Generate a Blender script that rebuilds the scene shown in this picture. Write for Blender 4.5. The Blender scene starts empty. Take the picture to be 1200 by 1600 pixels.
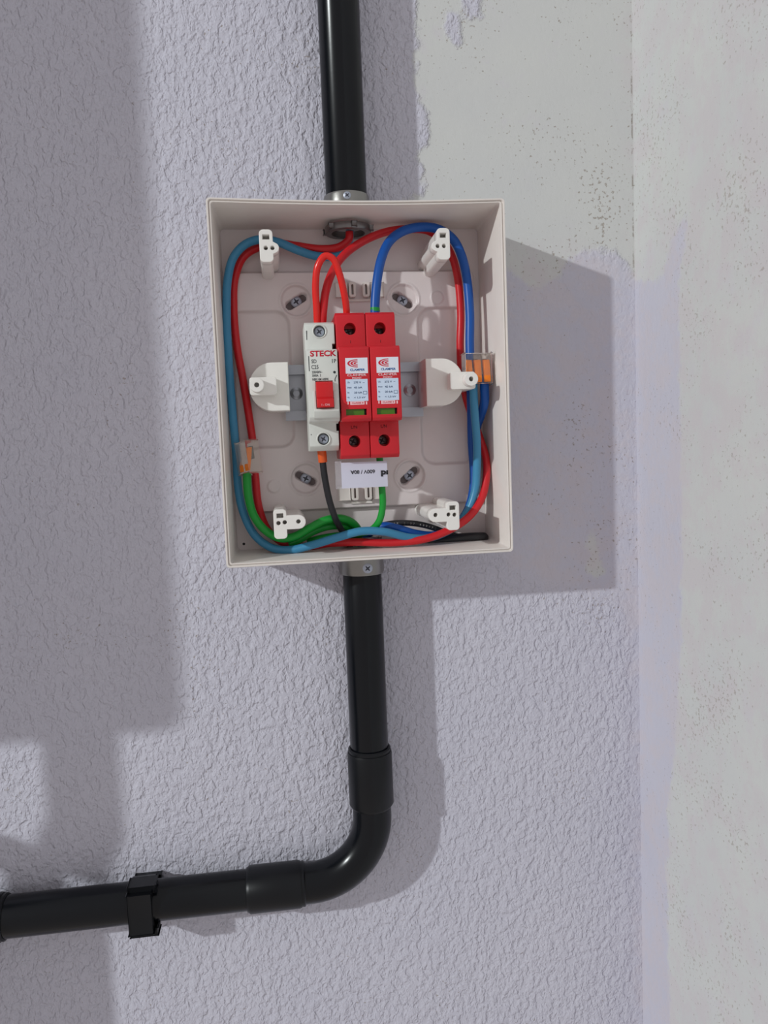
import bpy, bmesh, math, random
import numpy as np
from mathutils import Vector, Matrix, Euler

random.seed(4)
SC = bpy.context.scene
COL = SC.collection
Z0 = 1.45                                   # height of the box centre above the floor (m)

# ------------------------------------------------------------------ camera
# Camera pose recovered from the box rim.  Plan frame in mm: X right, h out of the wall, Z up.
F = 1200.0
A, B, G = 0.0848460488, -0.129825959, -0.0389828434
ca, sa, cb, sb, cg, sg = math.cos(A), math.sin(A), math.cos(B), math.sin(B), math.cos(G), math.sin(G)
RX = np.array([[1, 0, 0], [0, ca, -sa], [0, sa, ca]])
RY = np.array([[cb, 0, sb], [0, 1, 0], [-sb, 0, cb]])
RZ = np.array([[cg, -sg, 0], [sg, cg, 0], [0, 0, 1]])
RC = RZ @ RX @ RY                           # fit frame (x right, y down, z into wall) -> camera
CAM = np.array([-52.1496, 38.4028, -457.0034])
RIM = 55.0                                  # box depth: rim height off the wall


def W(x, h, z):
    return Vector((x / 1000.0, -h / 1000.0, z / 1000.0 + Z0))


def ray(px, py):
    d = RC.T @ np.array([(px - 600) / F, (py - 800) / F, 1.0])
    return d


def P(px, py, h):
    """(X, Z) in mm of the sight line through a picture point where it meets height h off the wall."""
    d = ray(px, py)
    t = (RIM - h - CAM[2]) / d[2]
    q = CAM + t * d
    return (q[0], -q[1])


def P3(px, py, h):
    x, z = P(px, py, h)
    return (x, h, z)


cam_data = bpy.data.cameras.new('camera')
cam_data.sensor_fit = 'HORIZONTAL'
cam_data.sensor_width = 36.0
cam_data.lens = 36.0
cam_data.clip_start = 0.01
cam = bpy.data.objects.new('camera', cam_data)
COL.objects.link(cam)


def fit2w(v):
    return Vector((v[0], v[2], -v[1]))


right, down, fwd = fit2w(RC[0]), fit2w(RC[1]), fit2w(RC[2])
m = Matrix((right, -down, -fwd)).transposed().to_4x4()
m.translation = W(CAM[0], RIM - CAM[2], -CAM[1])
cam.matrix_world = m
SC.camera = cam

# ------------------------------------------------------------------ light
world = bpy.data.worlds.new('room_light')
SC.world = world
world.use_nodes = True
wn = world.node_tree.nodes
wl = world.node_tree.links
bg = wn['Background']
tc = wn.new('ShaderNodeTexCoord')
sp = wn.new('ShaderNodeSeparateXYZ')
mr = wn.new('ShaderNodeMapRange')
mr.inputs[1].default_value = -1
mr.inputs[2].default_value = 1
mx = wn.new('ShaderNodeMix')
mx.data_type = 'RGBA'
mx.inputs[6].default_value = (1.0, 0.90, 0.86, 1)     # warm bounce from the floor
mx.inputs[7].default_value = (0.97, 0.955, 0.99, 1)
wl.new(tc.outputs['Generated'], sp.inputs[0])
wl.new(sp.outputs['Z'], mr.inputs[0])
wl.new(mr.outputs[0], mx.inputs[0])
wl.new(mx.outputs[2], bg.inputs[0])
bg.inputs[1].default_value = 0.46

LX, LH, LZ = -4290.0, 2682.0, 1762.0        # the ceiling lamp of the room, up to the left
ld = bpy.data.lights.new('ceiling_lamp', 'POINT')
ld.energy = 640.0
ld.color = (0.93, 0.985, 0.99)
ld.shadow_soft_size = 0.055
lamp = bpy.data.objects.new('ceiling_lamp', ld)
COL.objects.link(lamp)
lamp.location = W(LX, LH, LZ)

SC.view_settings.view_transform = 'Standard'
SC.view_settings.look = 'None'
SC.view_settings.gamma = 1.0
SC.view_settings.exposure = 0.0
SC.view_settings.use_curve_mapping = False


# ------------------------------------------------------------------ materials
def srgb(r, g, b):
    def f(c):
        c /= 255.0
        return c / 12.92 if c <= 0.04045 else ((c + 0.055) / 1.055) ** 2.4
    return (f(r), f(g), f(b), 1.0)


def mat(name, rgb, rough=0.4, metal=0.0, spec=0.5, bump=0.0, bscale=900.0, trans=0.0, ior=1.45, coat=0.0, vary=0.04):
    mt = bpy.data.materials.new(name)
    mt.use_nodes = True
    n, l = mt.node_tree.nodes, mt.node_tree.links
    b = n['Principled BSDF']
    b.inputs['Roughness'].default_value = rough
    b.inputs['Metallic'].default_value = metal
    b.inputs['Specular IOR Level'].default_value = spec
    b.inputs['Transmission Weight'].default_value = trans
    b.inputs['IOR'].default_value = ior
    b.inputs['Coat Weight'].default_value = coat
    t = n.new('ShaderNodeTexCoord')
    nz = n.new('ShaderNodeTexNoise')
    nz.inputs['Scale'].default_value = bscale * 0.12
    nz.inputs['Detail'].default_value = 5
    l.new(t.outputs['Object'], nz.inputs['Vector'])
    mxn = n.new('ShaderNodeMix')
    mxn.data_type = 'RGBA'
    c = srgb(*rgb)
    mxn.inputs[6].default_value = tuple(v * (1 - vary) for v in c[:3]) + (1,)
    mxn.inputs[7].default_value = tuple(min(1, v * (1 + vary)) for v in c[:3]) + (1,)
    l.new(nz.outputs['Fac'], mxn.inputs[0])
    l.new(mxn.outputs[2], b.inputs['Base Color'])
    if bump > 0:
        nb = n.new('ShaderNodeTexNoise')
        nb.inputs['Scale'].default_value = bscale
        nb.inputs['Detail'].default_value = 3
        l.new(t.outputs['Object'], nb.inputs['Vector'])
        bp = n.new('ShaderNodeBump')
        bp.inputs['Strength'].default_value = bump
        bp.inputs['Distance'].default_value = 0.0003
        l.new(nb.outputs['Fac'], bp.inputs['Height'])
        l.new(bp.outputs['Normal'], b.inputs['Normal'])
    return mt


M = {}
M['box'] = mat('white_box_plastic', (228, 221, 215), 0.32, bump=0.05)
M['panel'] = mat('shade_tinted_panel', (226, 216, 215), 0.32, bump=0.05)  # same plastic as the box, tinted pinker to paint in its warm shade
M['bracket'] = mat('glossy_bracket_plastic', (236, 233, 228), 0.1)
M['post'] = mat('white_post_plastic', (236, 233, 228), 0.22)
M['grey'] = mat('breaker_plastic', (214, 216, 210), 0.42)
M['red'] = mat('red_plastic', (203, 30, 42), 0.38, bump=0.05, bscale=2500)
M['toggle'] = mat('toggle_red', (206, 28, 34), 0.3)
M['sticker'] = mat('sticker_white', (226, 230, 240), 0.45)
M['stickerblue'] = mat('sticker_pale_blue', (205, 220, 240), 0.45)
M['ink_red'] = mat('red_ink', (205, 30, 55), 0.5)
M['ink_blue'] = mat('blue_ink', (20, 95, 165), 0.5)
M['ink_dark'] = mat('dark_ink', (70, 74, 76), 0.5)
M['ink_black'] = mat('black_ink', (20, 20, 28), 0.5)
M['ink_navy'] = mat('navy_ink', (40, 70, 110), 0.5)
M['ink_white'] = mat('white_ink', (245, 200, 205), 0.5)
M['emboss'] = mat('dark_red_print', (120, 16, 28), 0.5)
M['window'] = mat('green_window', (76, 120, 24), 0.25)
M['dark'] = mat('hole_shade_dark', (18, 16, 16), 0.6)  # near-black painted for the shade inside a hole and a gap
M['steel'] = mat('zinc_steel', (188, 190, 192), 0.3, metal=1.0, bump=0.1, bscale=3000)
M['recess'] = mat('cross_shade_dark', (58, 60, 70), 0.6)  # dark colour painted for the shade in screw crosses
M['slot'] = mat('slot_shade_grey', (122, 112, 112), 0.6)  # grey painted for the shade inside the mounting slots
M['zinc'] = mat('zinc_screw', (176, 182, 196), 0.42, metal=0.7, bump=0.1, bscale=3000)
M['steel_dark'] = mat('dull_steel', (128, 126, 126), 0.38, metal=0.9)
M['galv'] = mat('galvanised_steel', (170, 172, 180), 0.32, metal=0.85, bump=0.1, bscale=600, vary=0.15)
M['alu'] = mat('cast_aluminium', (146, 144, 140), 0.3, metal=0.95, bump=0.1, bscale=1500)
M['pipe'] = mat('black_pvc', (9, 12, 17), 0.23, spec=0.36, bump=0.03, bscale=400, vary=0.1)
M['pipe_matte'] = mat('black_pvc_fitting', (14, 16, 20), 0.36, spec=0.35, bump=0.06, bscale=800, vary=0.12)
M['w_lblue'] = mat('light_blue_insulation', (62, 136, 176), 0.36)
M['w_blue'] = mat('blue_insulation', (8, 80, 164), 0.38)
M['w_red'] = mat('red_insulation', (205, 32, 40), 0.34)
M['w_jump'] = mat('bright_red_insulation', (224, 38, 32), 0.24)
M['w_green'] = mat('green_insulation', (20, 150, 52), 0.34)
M['w_black'] = mat('black_insulation', (38, 38, 42), 0.4)
M['ferrule'] = mat('orange_ferrule', (222, 92, 36), 0.35)
M['orange'] = mat('orange_lever', (240, 128, 26), 0.3)
M['clear'] = mat('clear_housing', (236, 230, 224), 0.12, trans=0.92, ior=1.25)
M['clear_film'] = mat('clear_film', (236, 234, 238), 0.2, trans=0.75, ior=1.1)
M['paper'] = mat('tag_paper', (208, 208, 224), 0.55)
M['mark'] = mat('white_print', (190, 190, 186), 0.5)
M['blocker'] = mat('blocker_grey', (84, 86, 92), 0.5)  # dark grey of the unseen blockers left of the frame
M['bulb'] = mat('bulb_plastic', (235, 235, 235), 0.4)


# ------------------------------------------------------------------ object helpers
def empty(name, x, h, z, label, cat, group=None):
    o = bpy.data.objects.new(name, None)
    COL.objects.link(o)
    o.location = W(x, h, z)
    o.empty_display_size = 0.01
    tag(o, label, cat, group)
    return o


def tag(o, label=None, cat=None, group=None, kind=None):
    if label:
        o['label'] = label
    if cat:
        o['category'] = cat
    if group:
        o['group'] = group
    if kind:
        o['kind'] = kind
    return o


def root_of(o):
    while o.parent:
        o = o.parent
    return o


def link(name, me, material, parent=None, smooth=None, label=None):
    """me has world coordinates (m); moved into the parent's frame."""
    if parent is not None:
        inv = root_of(parent).matrix_basis.inverted()
        me.transform(inv)
    o = bpy.data.objects.new(name, me)
    COL.objects.link(o)
    me.materials.clear()
    me.materials.append(material)
    if parent is not None:
        o.parent = parent
    if smooth is not None:
        for p in me.polygons:
            p.use_smooth = True
        if smooth < 3.1:
            me.set_sharp_from_angle(angle=smooth)
    if label:
        o['label'] = label
    return o


def centre_origin(o):
    """origin of a single-mesh thing to its bounds' centre."""
    bb = [Vector(c) for c in o.bound_box]
    c = sum(bb, Vector()) / 8
    o.data.transform(Matrix.Translation(-c))
    o.location = c
    return o


def bm_mesh(bm, name='mesh'):
    bm.normal_update()
    bmesh.ops.recalc_face_normals(bm, faces=bm.faces)
    me = bpy.data.meshes.new(name)
    bm.to_mesh(me)
    bm.free()
    return me


def box_bm(bm, x0, x1, h0, h1, z0, z1, bev=0.0, seg=2):
    """box given in mm plan coordinates"""
    r = bmesh.ops.create_cube(bm, size=1.0)
    vs = r['verts']
    a, b = W(x0, h0, z0), W(x1, h1, z1)
    for v in vs:
        v.co = Vector((a.x + (b.x - a.x) * (v.co.x + .5), a.y + (b.y - a.y) * (v.co.y + .5), a.z + (b.z - a.z) * (v.co.z + .5)))
    if bev > 0:
        es = list({e for v in vs for e in v.link_edges})
        bmesh.ops.bevel(bm, geom=es, offset=bev / 1000, segments=seg, profile=.5, affect='EDGES')
    return bm


def cyl_bm(bm, p0, p1, r, seg=40, r1=None, bev=0.0):
    a, b = W(*p0), W(*p1)
    d = b - a
    q = Vector((0, 0, 1)).rotation_difference(d.normalized()).to_matrix().to_4x4()
    mt = Matrix.Translation((a + b) / 2) @ q
    res = bmesh.ops.create_cone(bm, cap_ends=True, segments=seg, radius1=r / 1000, radius2=(r if r1 is None else r1) / 1000,
                                depth=d.length, matrix=mt)
    if bev > 0:
        vs = set(res['verts'])
        es = [e for v in vs for e in v.link_edges if len(e.link_faces) == 2 and
              e.link_faces[0].normal.dot(e.link_faces[1].normal) < .5]
        bm.normal_update()
        es = list({e for v in vs for e in v.link_edges if e.is_manifold and e.calc_face_angle(0) > 1.0})
        bmesh.ops.bevel(bm, geom=es, offset=bev / 1000, segments=2, profile=.5, affect='EDGES')
    return bm


def ring_bm(bm, c, axis, prof, seg=48):
    """revolve profile [(r, t)] (closed, mm) around axis through c (plan coords); axis 'h','x' or 'z'"""
    rows = []
    for i in range(seg):
        a = 2 * math.pi * i / seg
        row = []
        for r, t in prof:
            u, v = r * math.cos(a), r * math.sin(a)
            if axis == 'z':
                q = (c[0] + u, c[1] + v, c[2] + t)
            elif axis == 'x':
                q = (c[0] + t, c[1] + u, c[2] + v)
            else:
                q = (c[0] + u, c[1] + t, c[2] + v)
            row.append(bm.verts.new(W(*q)))
        rows.append(row)
    n = len(prof)
    for i in range(seg):
        r0, r1 = rows[i], rows[(i + 1) % seg]
        for j in range(n):
            k = (j + 1) % n
            if prof[j][0] < 1e-6 and prof[k][0] < 1e-6:
                continue
            bm.faces.new((r0[j], r0[k], r1[k], r1[j]))
    bmesh.ops.remove_doubles(bm, verts=bm.verts, dist=1e-7)
    return bm


def shape_mesh(outlines, h0, h1, bev=0.0):
    """flat outlines (lists of (X,Z) mm, the first the outside, others holes) extruded from h0 to h1"""
    cu = bpy.data.curves.new('shape', 'CURVE')
    cu.dimensions = '2D'
    cu.fill_mode = 'BOTH'
    for ol in outlines:
        s = cu.splines.new('POLY')
        s.points.add(len(ol) - 1)
        for p, (x, z) in zip(s.points, ol):
            p.co = (x / 1000, z / 1000, 0, 1)
        s.use_cyclic_u = True
    t = (h1 - h0) / 2 - bev
    cu.extrude = max(t, 1e-6) / 1000
    cu.bevel_depth = bev / 1000
    cu.bevel_resolution = 1
    cu.offset = -bev / 1000
    o = bpy.data.objects.new('shape', cu)
    COL.objects.link(o)
    dg = bpy.context.evaluated_depsgraph_get()
    me = bpy.data.meshes.new_from_object(o.evaluated_get(dg))
    bpy.data.objects.remove(o)
    bpy.data.curves.remove(cu)
    hm = (h0 + h1) / 2
    mt = Matrix(((1, 0, 0, 0), (0, 0, -1, -hm / 1000), (0, 1, 0, Z0), (0, 0, 0, 1)))
    me.transform(mt)
    return me


def add_mesh(bm, me):
    bm.from_mesh(me)
    bpy.data.meshes.remove(me)
    return bm


def profile_x(bm, prof, x0, x1, bev=0.0):
    """(z, h) outline extruded along X"""
    n = len(prof)
    a = [bm.verts.new(W(x0, h, z)) for z, h in prof]
    b = [bm.verts.new(W(x1, h, z)) for z, h in prof]
    fs = [bm.faces.new(a), bm.faces.new(b[::-1])]
    for i in range(n):
        j = (i + 1) % n
        fs.append(bm.faces.new((a[i], b[i], b[j], a[j])))
    if bev > 0:
        bmesh.ops.recalc_face_normals(bm, faces=fs)
        es = list({e for f in fs for e in f.edges})
        es = [e for e in es if e.calc_face_angle(0) > .3]
        bmesh.ops.bevel(bm, geom=es, offset=bev / 1000, segments=2, profile=.5, affect='EDGES')
    return bm


def boolean(me, cutter):
    a = bpy.data.objects.new('a', me)
    b = bpy.data.objects.new('b', cutter)
    COL.objects.link(a)
    COL.objects.link(b)
    md = a.modifiers.new('cut', 'BOOLEAN')
    md.operation = 'DIFFERENCE'
    md.solver = 'EXACT'
    md.object = b
    dg = bpy.context.evaluated_depsgraph_get()
    out = bpy.data.meshes.new_from_object(a.evaluated_get(dg))
    bpy.data.objects.remove(a)
    bpy.data.objects.remove(b)
    bpy.data.meshes.remove(me)
    bpy.data.meshes.remove(cutter)
    return out


def rrect(cx, cz, w, h, r, n=6):
    pts = []
    for (sx, sz, a0) in ((1, 1, 0), (-1, 1, 90), (-1, -1, 180), (1, -1, 270)):
        for i in range(n + 1):
            a = math.radians(a0 + 90 * i / n)
            pts.append((cx + sx * (w / 2 - r) + r * math.cos(a), cz + sz * (h / 2 - r) + r * math.sin(a)))
    return pts


def circ(cx, cz, r, n=24):
    return [(cx + r * math.cos(2 * math.pi * i / n), cz + r * math.sin(2 * math.pi * i / n)) for i in range(n)]


def catmull(pts, step=1.2):
    pts = [np.array(p, float) for p in pts]
    out = []
    n = len(pts)
    for i in range(n - 1):
        p1, p2 = pts[i], pts[i + 1]
        p0 = pts[i - 1] if i > 0 else 2 * p1 - p2
        p3 = pts[i + 2] if i + 2 < n else 2 * p2 - p1
        d1 = max(np.linalg.norm(p2[:3] - p1[:3]), 1e-3) ** .5
        d0 = max(np.linalg.norm(p1[:3] - p0[:3]), 1e-3) ** .5
        d2 = max(np.linalg.norm(p3[:3] - p2[:3]), 1e-3) ** .5
        k = max(2, int(d1 * d1 / step))
        t0, t1 = 0.0, d0
        t2 = t1 + d1
        t3 = t2 + d2
        for j in range(k):
            t = t1 + (t2 - t1) * j / k
            a1 = (t1 - t) / (t1 - t0) * p0 + (t - t0) / (t1 - t0) * p1
            a2 = (t2 - t) / (t2 - t1) * p1 + (t - t1) / (t2 - t1) * p2
            a3 = (t3 - t) / (t3 - t2) * p2 + (t - t2) / (t3 - t2) * p3
            b1 = (t2 - t) / (t2 - t0) * a1 + (t - t0) / (t2 - t0) * a2
            b2 = (t3 - t) / (t3 - t1) * a2 + (t - t1) / (t3 - t1) * a3
            out.append((t2 - t) / (t2 - t1) * b1 + (t - t1) / (t2 - t1) * b2)
    out.append(pts[-1])
    return np.array(out)


def tube_bm(bm, path, r, seg=18, smooth_path=True, round_end=False, step=1.2):
    """path of (x,h,z) or (x,h,z,r) mm"""
    pts = [tuple(p) if len(p) == 4 else tuple(p) + (r,) for p in path]
    q = catmull(pts, step) if smooth_path else np.array(pts, float)
    pos, rad = q[:, :3], q[:, 3]
    if round_end:
        d = pos[-1] - pos[-2]
        d /= np.linalg.norm(d)
        R = rad[-1]
        ext = [(pos[-1] + d * R * math.sin(a), R * math.cos(a)) for a in (0.35, .7, 1.0, 1.25, 1.45)]
        pos = np.vstack([pos] + [e[0] for e in ext])
        rad = np.concatenate([rad, [e[1] for e in ext]])
    n = len(pos)
    tan = np.gradient(pos, axis=0)
    tan /= np.linalg.norm(tan, axis=1)[:, None]
    ref = np.array([0, 1.0, 0])
    u = np.cross(tan[0], ref)
    if np.linalg.norm(u) < 1e-3:
        u = np.cross(tan[0], [1.0, 0, 0])
    u /= np.linalg.norm(u)
    rows = []
    for i in range(n):
        u = u - tan[i] * np.dot(u, tan[i])
        u /= np.linalg.norm(u)
        v = np.cross(tan[i], u)
        rows.append([bm.verts.new(W(*(pos[i] + rad[i] * (u * math.cos(2 * math.pi * k / seg) + v * math.sin(2 * math.pi * k / seg)))))
                     for k in range(seg)])
    for i in range(n - 1):
        for k in range(seg):
            k2 = (k + 1) % seg
            bm.faces.new((rows[i][k], rows[i][k2], rows[i + 1][k2], rows[i + 1][k]))
    bm.faces.new(rows[0])
    bm.faces.new(rows[-1][::-1])
    return bm


def text_mesh(s, cx, cz, h, width=None, height=None, size=3.0, rot=0.0, bold=0.0, thick=0.05):
    cu = bpy.data.curves.new('text', 'FONT')
    cu.body = s
    cu.size = 1.0
    cu.align_x = 'CENTER'
    cu.extrude = 0.0
    cu.offset = bold
    cu.resolution_u = 3
    o = bpy.data.objects.new('text', cu)
    COL.objects.link(o)
    dg = bpy.context.evaluated_depsgraph_get()
    me = bpy.data.meshes.new_from_object(o.evaluated_get(dg))
    bpy.data.objects.remove(o)
    bpy.data.curves.remove(cu)
    co = np.empty(len(me.vertices) * 3)
    me.vertices.foreach_get('co', co)
    co = co.reshape(-1, 3)
    mn, mxx = co.min(0), co.max(0)
    c = (mn + mxx) / 2
    sx = (width / (mxx[0] - mn[0])) if width else None
    sy = (height / (mxx[1] - mn[1])) if height else None
    if sx is None and sy is None:
        sx = sy = size
    sx = sx or sy
    sy = sy or sx
    a = math.radians(rot)
    x = (co[:, 0] - c[0]) * sx
    z = (co[:, 1] - c[1]) * sy
    X = cx + x * math.cos(a) - z * math.sin(a)
    Z = cz + x * math.sin(a) + z * math.cos(a)
    out = np.stack([X / 1000, np.full_like(X, -h / 1000), Z / 1000 + Z0], 1)
    me.vertices.foreach_set('co', out.ravel())
    bm = bmesh.new()
    bm.from_mesh(me)
    r = bmesh.ops.extrude_face_region(bm, geom=list(bm.faces))
    for e in r['geom']:
        if isinstance(e, bmesh.types.BMVert):
            e.co.y -= thick / 1000
    bmesh.ops.recalc_face_normals(bm, faces=bm.faces)
    bm.to_mesh(me)
    bm.free()
    return me


SM = math.radians(35)


# ------------------------------------------------------------------ walls
CORNER = 195.0                              # X of the inside corner, mm


def poly_sdf(px, pz, poly):
    """signed distance, positive inside"""
    d = np.full(px.shape, 1e9)
    inside = np.zeros(px.shape, bool)
    n = len(poly)
    for i in range(n):
        ax, az = poly[i]
        bx, bz = poly[(i + 1) % n]
        ex, ez = bx - ax, bz - az
        t = np.clip(((px - ax) * ex + (pz - az) * ez) / (ex * ex + ez * ez + 1e-9), 0, 1)
        d = np.minimum(d, np.hypot(px - ax - t * ex, pz - az - t * ez))
        cond = ((az > pz) != (bz > pz)) & (px < (bx - ax) * (pz - az) / (bz - az + 1e-12) + ax)
        inside ^= cond
    return np.where(inside, d, -d)


def grid_wall(name, us, vs, to_world, attrs, material):
    U, V = np.meshgrid(us, vs)
    co = to_world(U.ravel(), V.ravel())
    nu, nv = len(us), len(vs)
    idx = np.arange(nu * nv).reshape(nv, nu)
    quads = np.stack([idx[:-1, :-1], idx[:-1, 1:], idx[1:, 1:], idx[1:, :-1]], -1).reshape(-1, 4)
    me = bpy.data.meshes.new(name)
    me.vertices.add(len(co))
    me.vertices.foreach_set('co', co.ravel())
    me.loops.add(quads.size)
    me.loops.foreach_set('vertex_index', quads.ravel().astype(np.int32))
    me.polygons.add(len(quads))
    me.polygons.foreach_set('loop_start', np.arange(0, quads.size, 4, dtype=np.int32))
    me.update(calc_edges=True)
    for k, fn in attrs.items():
        at = me.attributes.new(k, 'FLOAT', 'POINT')
        at.data.foreach_set('value', fn(U.ravel(), V.ravel()).astype(np.float32))
    me.validate()
    o = bpy.data.objects.new(name, me)
    COL.objects.link(o)
    me.materials.append(material)
    o['kind'] = 'structure'
    return o


def wall_material(name, relief, stretch):
    mt = bpy.data.materials.new(name)
    mt.use_nodes = True
    n, l = mt.node_tree.nodes, mt.node_tree.links
    b = n['Principled BSDF']
    b.inputs['Roughness'].default_value = 0.75
    b.inputs['Specular IOR Level'].default_value = 0.25

    def node(t, **kw):
        o = n.new(t)
        for k, v in kw.items():
            setattr(o, k, v)
        return o

    def math_(op, a, c=None, clamp=False):
        o = node('ShaderNodeMath', operation=op, use_clamp=clamp)
        for i, v in enumerate((a, c)):
            if v is None:
                continue
            if isinstance(v, (int, float)):
                o.inputs[i].default_value = v
            else:
                l.new(v, o.inputs[i])
        return o.outputs[0]

    def noise(vec, scale, detail=2, rough=.5, dist=0.0):
        o = node('ShaderNodeTexNoise')
        o.inputs['Scale'].default_value = scale
        o.inputs['Detail'].default_value = detail
        o.inputs['Roughness'].default_value = rough
        o.inputs['Distortion'].default_value = dist
        l.new(vec, o.inputs['Vector'])
        return o.outputs['Fac']

    def ramp(v, lo, hi, a=0.0, c=1.0):
        o = node('ShaderNodeMapRange', interpolation_type='SMOOTHSTEP')
        l.new(v, o.inputs[0])
        o.inputs[1].default_value = lo
        o.inputs[2].default_value = hi
        o.inputs[3].default_value = a
        o.inputs[4].default_value = c
        return o.outputs[0]

    def mix(f, a, c):
        o = node('ShaderNodeMix', data_type='RGBA')
        l.new(f, o.inputs[0])
        for i, v in ((6, a), (7, c)):
            if isinstance(v, tuple):
                o.inputs[i].default_value = v
            else:
                l.new(v, o.inputs[i])
        return o.outputs[2]

    tcn = node('ShaderNodeTexCoord')
    mp = node('ShaderNodeMapping')
    mp.inputs['Scale'].default_value = (1000, 1000, 1000)     # millimetres
    l.new(tcn.outputs['Object'], mp.inputs['Vector'])
    v = mp.outputs['Vector']
    mp2 = node('ShaderNodeMapping')
    mp2.inputs['Scale'].default_value = (1, 1, stretch)
    l.new(v, mp2.inputs['Vector'])
    vr = mp2.outputs['Vector']

    at = node('ShaderNodeAttribute', attribute_name='plaster')
    bald = node('ShaderNodeAttribute', attribute_name='smooth')
    nz1 = noise(v, 0.09, 5, .65)
    edge = math_('ADD', at.outputs['Fac'], math_('MULTIPLY', math_('SUBTRACT', nz1, .5), 18.0))
    white = ramp(edge, -2.6, 2.6)

    # colours
    big = noise(v, 0.012, 3)
    lil = mix(big, srgb(194, 193, 206), srgb(203, 201, 212))
    wht = mix(noise(v, 0.02, 4), srgb(201, 202, 203), srgb(210, 211, 207))
    wht = mix(ramp(noise(v, 0.035, 5, .6), .56, .7, 0, .35), wht, srgb(205, 199, 208))
    base = mix(white, lil, wht)
    # worn film over the smooth lilac area
    film = math_('MULTIPLY', bald.outputs['Fac'], ramp(noise(v, .05, 6, .7), .42, .6, 0, .5))
    base = mix(film, base, srgb(205, 196, 200))
    # brown specks and scuffs
    sp1 = noise(v, 0.42, 2, .6)
    dens = noise(v, 0.022, 3, .5)
    thr = math_('ADD', sp1, math_('MULTIPLY', math_('SUBTRACT', dens, .5), .36))
    thr = math_('ADD', thr, math_('MULTIPLY', white, .035))
    near = math_('SUBTRACT', 1.0, math_('DIVIDE', math_('ABSOLUTE', at.outputs['Fac']), 40.0), True)
    thr = math_('ADD', thr, math_('MULTIPLY', near, .03))
    thr = math_('ADD', thr, math_('MULTIPLY', math_('SUBTRACT', noise(v, .009, 2), .5), .25))
    spot = ramp(thr, .69, .75, 0, .62 if relief > .5 else .4)
    base = mix(spot, base, srgb(140, 124, 108))
    sp2 = noise(v, 0.9, 1, .5)
    spot2 = ramp(math_('ADD', sp2, math_('MULTIPLY', math_('SUBTRACT', dens, .5), .3)), .76, .83, 0, .45)
    base = mix(spot2, base, srgb(128, 120, 116))
    # broken joint line down the corner
    sx = node('ShaderNodeSeparateXYZ')
    l.new(v, sx.inputs[0])
    ln = math_('SUBTRACT', 1.0, math_('DIVIDE', math_('ABSOLUTE', math_('SUBTRACT', sx.outputs['X'], CORNER - .9)), .9), True)
    ln = math_('MULTIPLY', ln, ramp(noise(v, .13, 4, .7), .5, .6, 0, .7))
    ln = math_('MULTIPLY', ln, white)
    if relief > .5:
        base = mix(ln, base, srgb(120, 106, 92))
    l.new(base, b.inputs['Base Color'])

    # relief of the rolled texture paint: blobs with crests
    wob = node('ShaderNodeTexNoise')
    wob.inputs['Scale'].default_value = .16
    wob.inputs['Detail'].default_value = 2
    l.new(vr, wob.inputs['Vector'])
    off = node('ShaderNodeVectorMath', operation='SCALE')
    off.inputs['Scale'].default_value = 3.0
    l.new(wob.outputs['Color'], off.inputs[0])
    addv = node('ShaderNodeVectorMath', operation='ADD')
    l.new(vr, addv.inputs[0])
    l.new(off.outputs[0], addv.inputs[1])
    vw = addv.outputs[0]
    n2 = noise(vw, 0.24, 2, .55)
    plate = ramp(n2, .36, .60)                       # flat-topped dabs with steep edges
    n4 = noise(vw, 0.42, 2, .5)
    dab = ramp(n4, .42, .68)
    soft = noise(vr, 0.11, 2, .5)
    n3 = noise(vr, 0.9, 2, .5)
    hgt = math_('ADD', math_('MULTIPLY', plate, .62), math_('MULTIPLY', dab, .3))
    hgt = math_('ADD', hgt, math_('MULTIPLY', soft, .8))
    hgt = math_('ADD', hgt, math_('MULTIPLY', n3, .1))
    keep = math_('SUBTRACT', 1.0, white)
    keep = math_('MULTIPLY', keep, math_('SUBTRACT', 1.0, math_('MULTIPLY', bald.outputs['Fac'], .8)))
    hgt = math_('MULTIPLY', hgt, math_('ADD', math_('MULTIPLY', keep, relief), .06))
    # raised paint film over the bare plaster, pits
    hgt = math_('ADD', hgt, math_('MULTIPLY', keep, .04))
    hgt = math_('SUBTRACT', hgt, math_('MULTIPLY', spot, .2))
    hgt = math_('ADD', hgt, math_('MULTIPLY', noise(v, 1.6, 2), .05))
    bp = node('ShaderNodeBump')
    bp.inputs['Strength'].default_value = 1.0
    bp.inputs['Distance'].default_value = 0.00088
    l.new(hgt, bp.inputs['Height'])
    l.new(bp.outputs['Normal'], b.inputs['Normal'])
    return mt


def dense(lo, hi, step, out_lo, out_hi):
    a = np.arange(lo, hi + step / 2, step)
    return np.concatenate([np.linspace(out_lo, lo, 8)[:-1], a, (np.linspace(hi, out_hi, 8)[1:] if out_hi > hi + 1 else [])])


back_px = [(652, -600), (640, -300), (652, -60), (650, 40), (655, 60), (648, 95), (648, 130), (655, 165), (668, 178), (668, 222),
           (650, 240), (660, 260), (660, 300), (600, 330), (640, 380), (790, 420), (835, 450), (872, 436), (886, 412), (903, 394), (930, 389),
           (962, 396), (982, 414), (992, 432), (1060, 440), (1060, -600)]
back_poly = [P(x, y, 0) for x, y in back_px]
stain_poly = [P(x, y, 0) for x, y in [(925, 825), (935, 860), (945, 895), (930, 905), (915, 890), (920, 850)]]
smooth_poly = [P(x, y, 0) for x, y in [(770, 380), (900, 380), (1000, 420), (1010, 1020), (985, 1000), (965, 940), (930, 930), (800, 900), (760, 700)]]


patch_polys = [[P(x, y, 0) for x, y in q] for q in (
    [(700, 20), (716, 26), (717, 62), (708, 66), (700, 50)], [(726, -20), (752, -8), (750, 22), (735, 30), (726, 18)])]


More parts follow.
